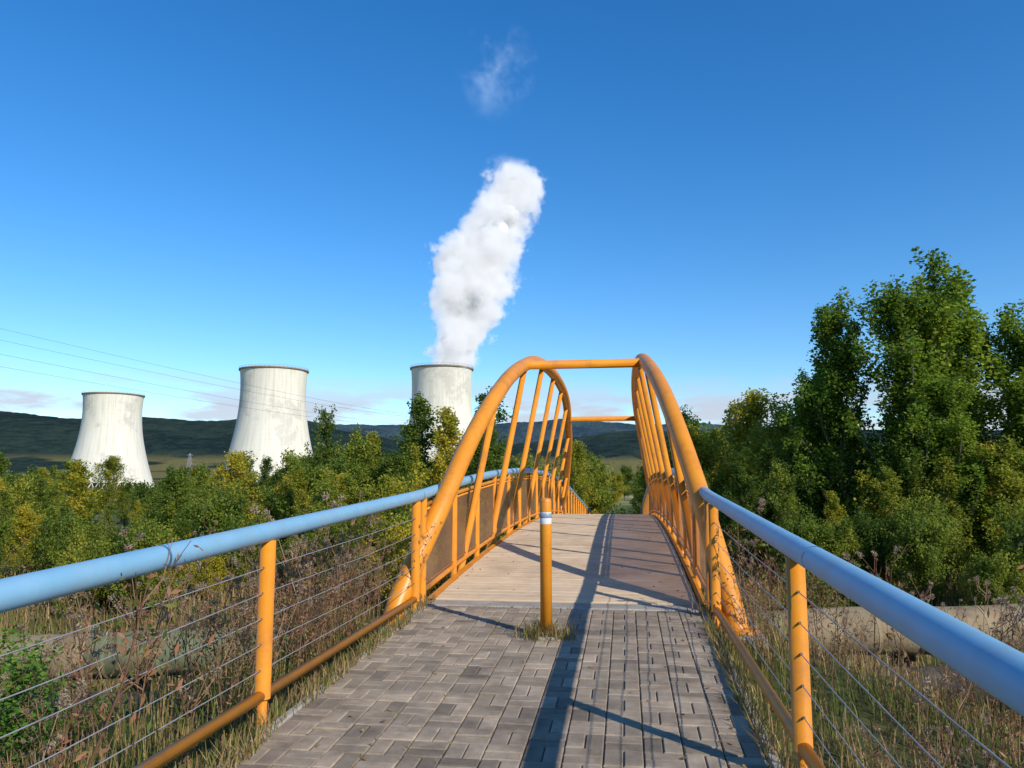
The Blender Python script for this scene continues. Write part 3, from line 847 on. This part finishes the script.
M_lfresh=leafmat('leaves_fresh',[(0,(.05,.13,.02)),(.5,(.12,.24,.03)),(1,(.22,.32,.05))],.4,.1)
fb=tree_mesh('fresh_bush_mesh',1.2,.7,33,5000,.05,'bush',[M_bark,M_lfresh])
for e,n,h in ((-3.75,5.7,.9),(-4.5,6.4,.9),(-4.2,5.3,.7),(-3.2,4.6,.45),(-2.7,4.1,.35),(-5.4,7.4,.9),(4.9,7.0,.6),(5.6,6.6,.7),(-4.4,8.2,.8)):
    put('green_shrub',fb,e,n,h,1.2,1.4)

# ------------------------------------------------------------------ light and sky
elev=32;az=131
w=bpy.data.worlds.new('World');scene.world=w;w.use_nodes=True;nt=w.node_tree;nt.nodes.clear()
out=N(nt,'ShaderNodeOutputWorld');bg=N(nt,'ShaderNodeBackground');bg.inputs[1].default_value=.15
sk=N(nt,'ShaderNodeTexSky',sky_type='NISHITA');sk.sun_disc=False;sk.sun_elevation=math.radians(elev);sk.sun_rotation=math.radians(az)
sk.altitude=300;sk.air_density=1.1;sk.dust_density=.15;sk.ozone_density=3
hs=N(nt,'ShaderNodeHueSaturation');hs.inputs['Saturation'].default_value=1.34;hs.inputs['Value'].default_value=1.06;nt.links.new(sk.outputs[0],hs.inputs['Color'])
tint=mixc(nt,hs.outputs[0],(.88,.98,1.10),1.0,'MULTIPLY')
tc=N(nt,'ShaderNodeTexCoord');mp=N(nt,'ShaderNodeMapping');mp.inputs['Scale'].default_value=(3.6,3.6,17);mp.inputs['Location'].default_value=(.3,0,.2)
nt.links.new(tc.outputs['Generated'],mp.inputs[0])
cn=N(nt,'ShaderNodeTexNoise');cn.inputs['Scale'].default_value=1.9;cn.inputs['Detail'].default_value=7;cn.inputs['Roughness'].default_value=.55;nt.links.new(mp.outputs[0],cn.inputs['Vector'])
sp=N(nt,'ShaderNodeSeparateXYZ');nt.links.new(tc.outputs['Generated'],sp.inputs[0])
band=ramp(nt,[(0,(0,0,0)),(.03,(.9,.9,.9)),(.09,(1,1,1)),(.13,(0,0,0))],sp.outputs[2]).outputs[0]
cm=ramp(nt,[(.43,(0,0,0)),(.55,(1,1,1))],cn.outputs['Fac']).outputs[0]
mk=math_(nt,'MULTIPLY',math_(nt,'MULTIPLY',band,cm),.85)
col=mixc(nt,tint,(4.0,4.2,4.9),mk)
nt.links.new(col,bg.inputs[0]);nt.links.new(bg.outputs[0],out.inputs[0])
sl=bpy.data.lights.new('sun','SUN');sl.energy=5.0;sl.angle=math.radians(.5);sl.color=(1,.93,.81)
so=bpy.data.objects.new('sun',sl);scene.collection.objects.link(so)
d=Vector((math.sin(math.radians(az))*math.cos(math.radians(elev)),math.cos(math.radians(az))*math.cos(math.radians(elev)),math.sin(math.radians(elev))))
so.rotation_euler=d.to_track_quat('Z','Y').to_euler();so.location=d*50
cam=bpy.data.cameras.new('camera');cam.lens=27.07;cam.sensor_width=36;cam.clip_end=30000;cam.clip_start=.05
co=bpy.data.objects.new('camera',cam);scene.collection.objects.link(co);co.location=(0,0,1.6)
co.rotation_euler=(math.radians(90+6.96),0,math.radians(8.35))
scene.camera=co
scene.view_settings.view_transform='Standard';scene.view_settings.look='None';scene.view_settings.exposure=0
print('BUILD',time.time()-T0)
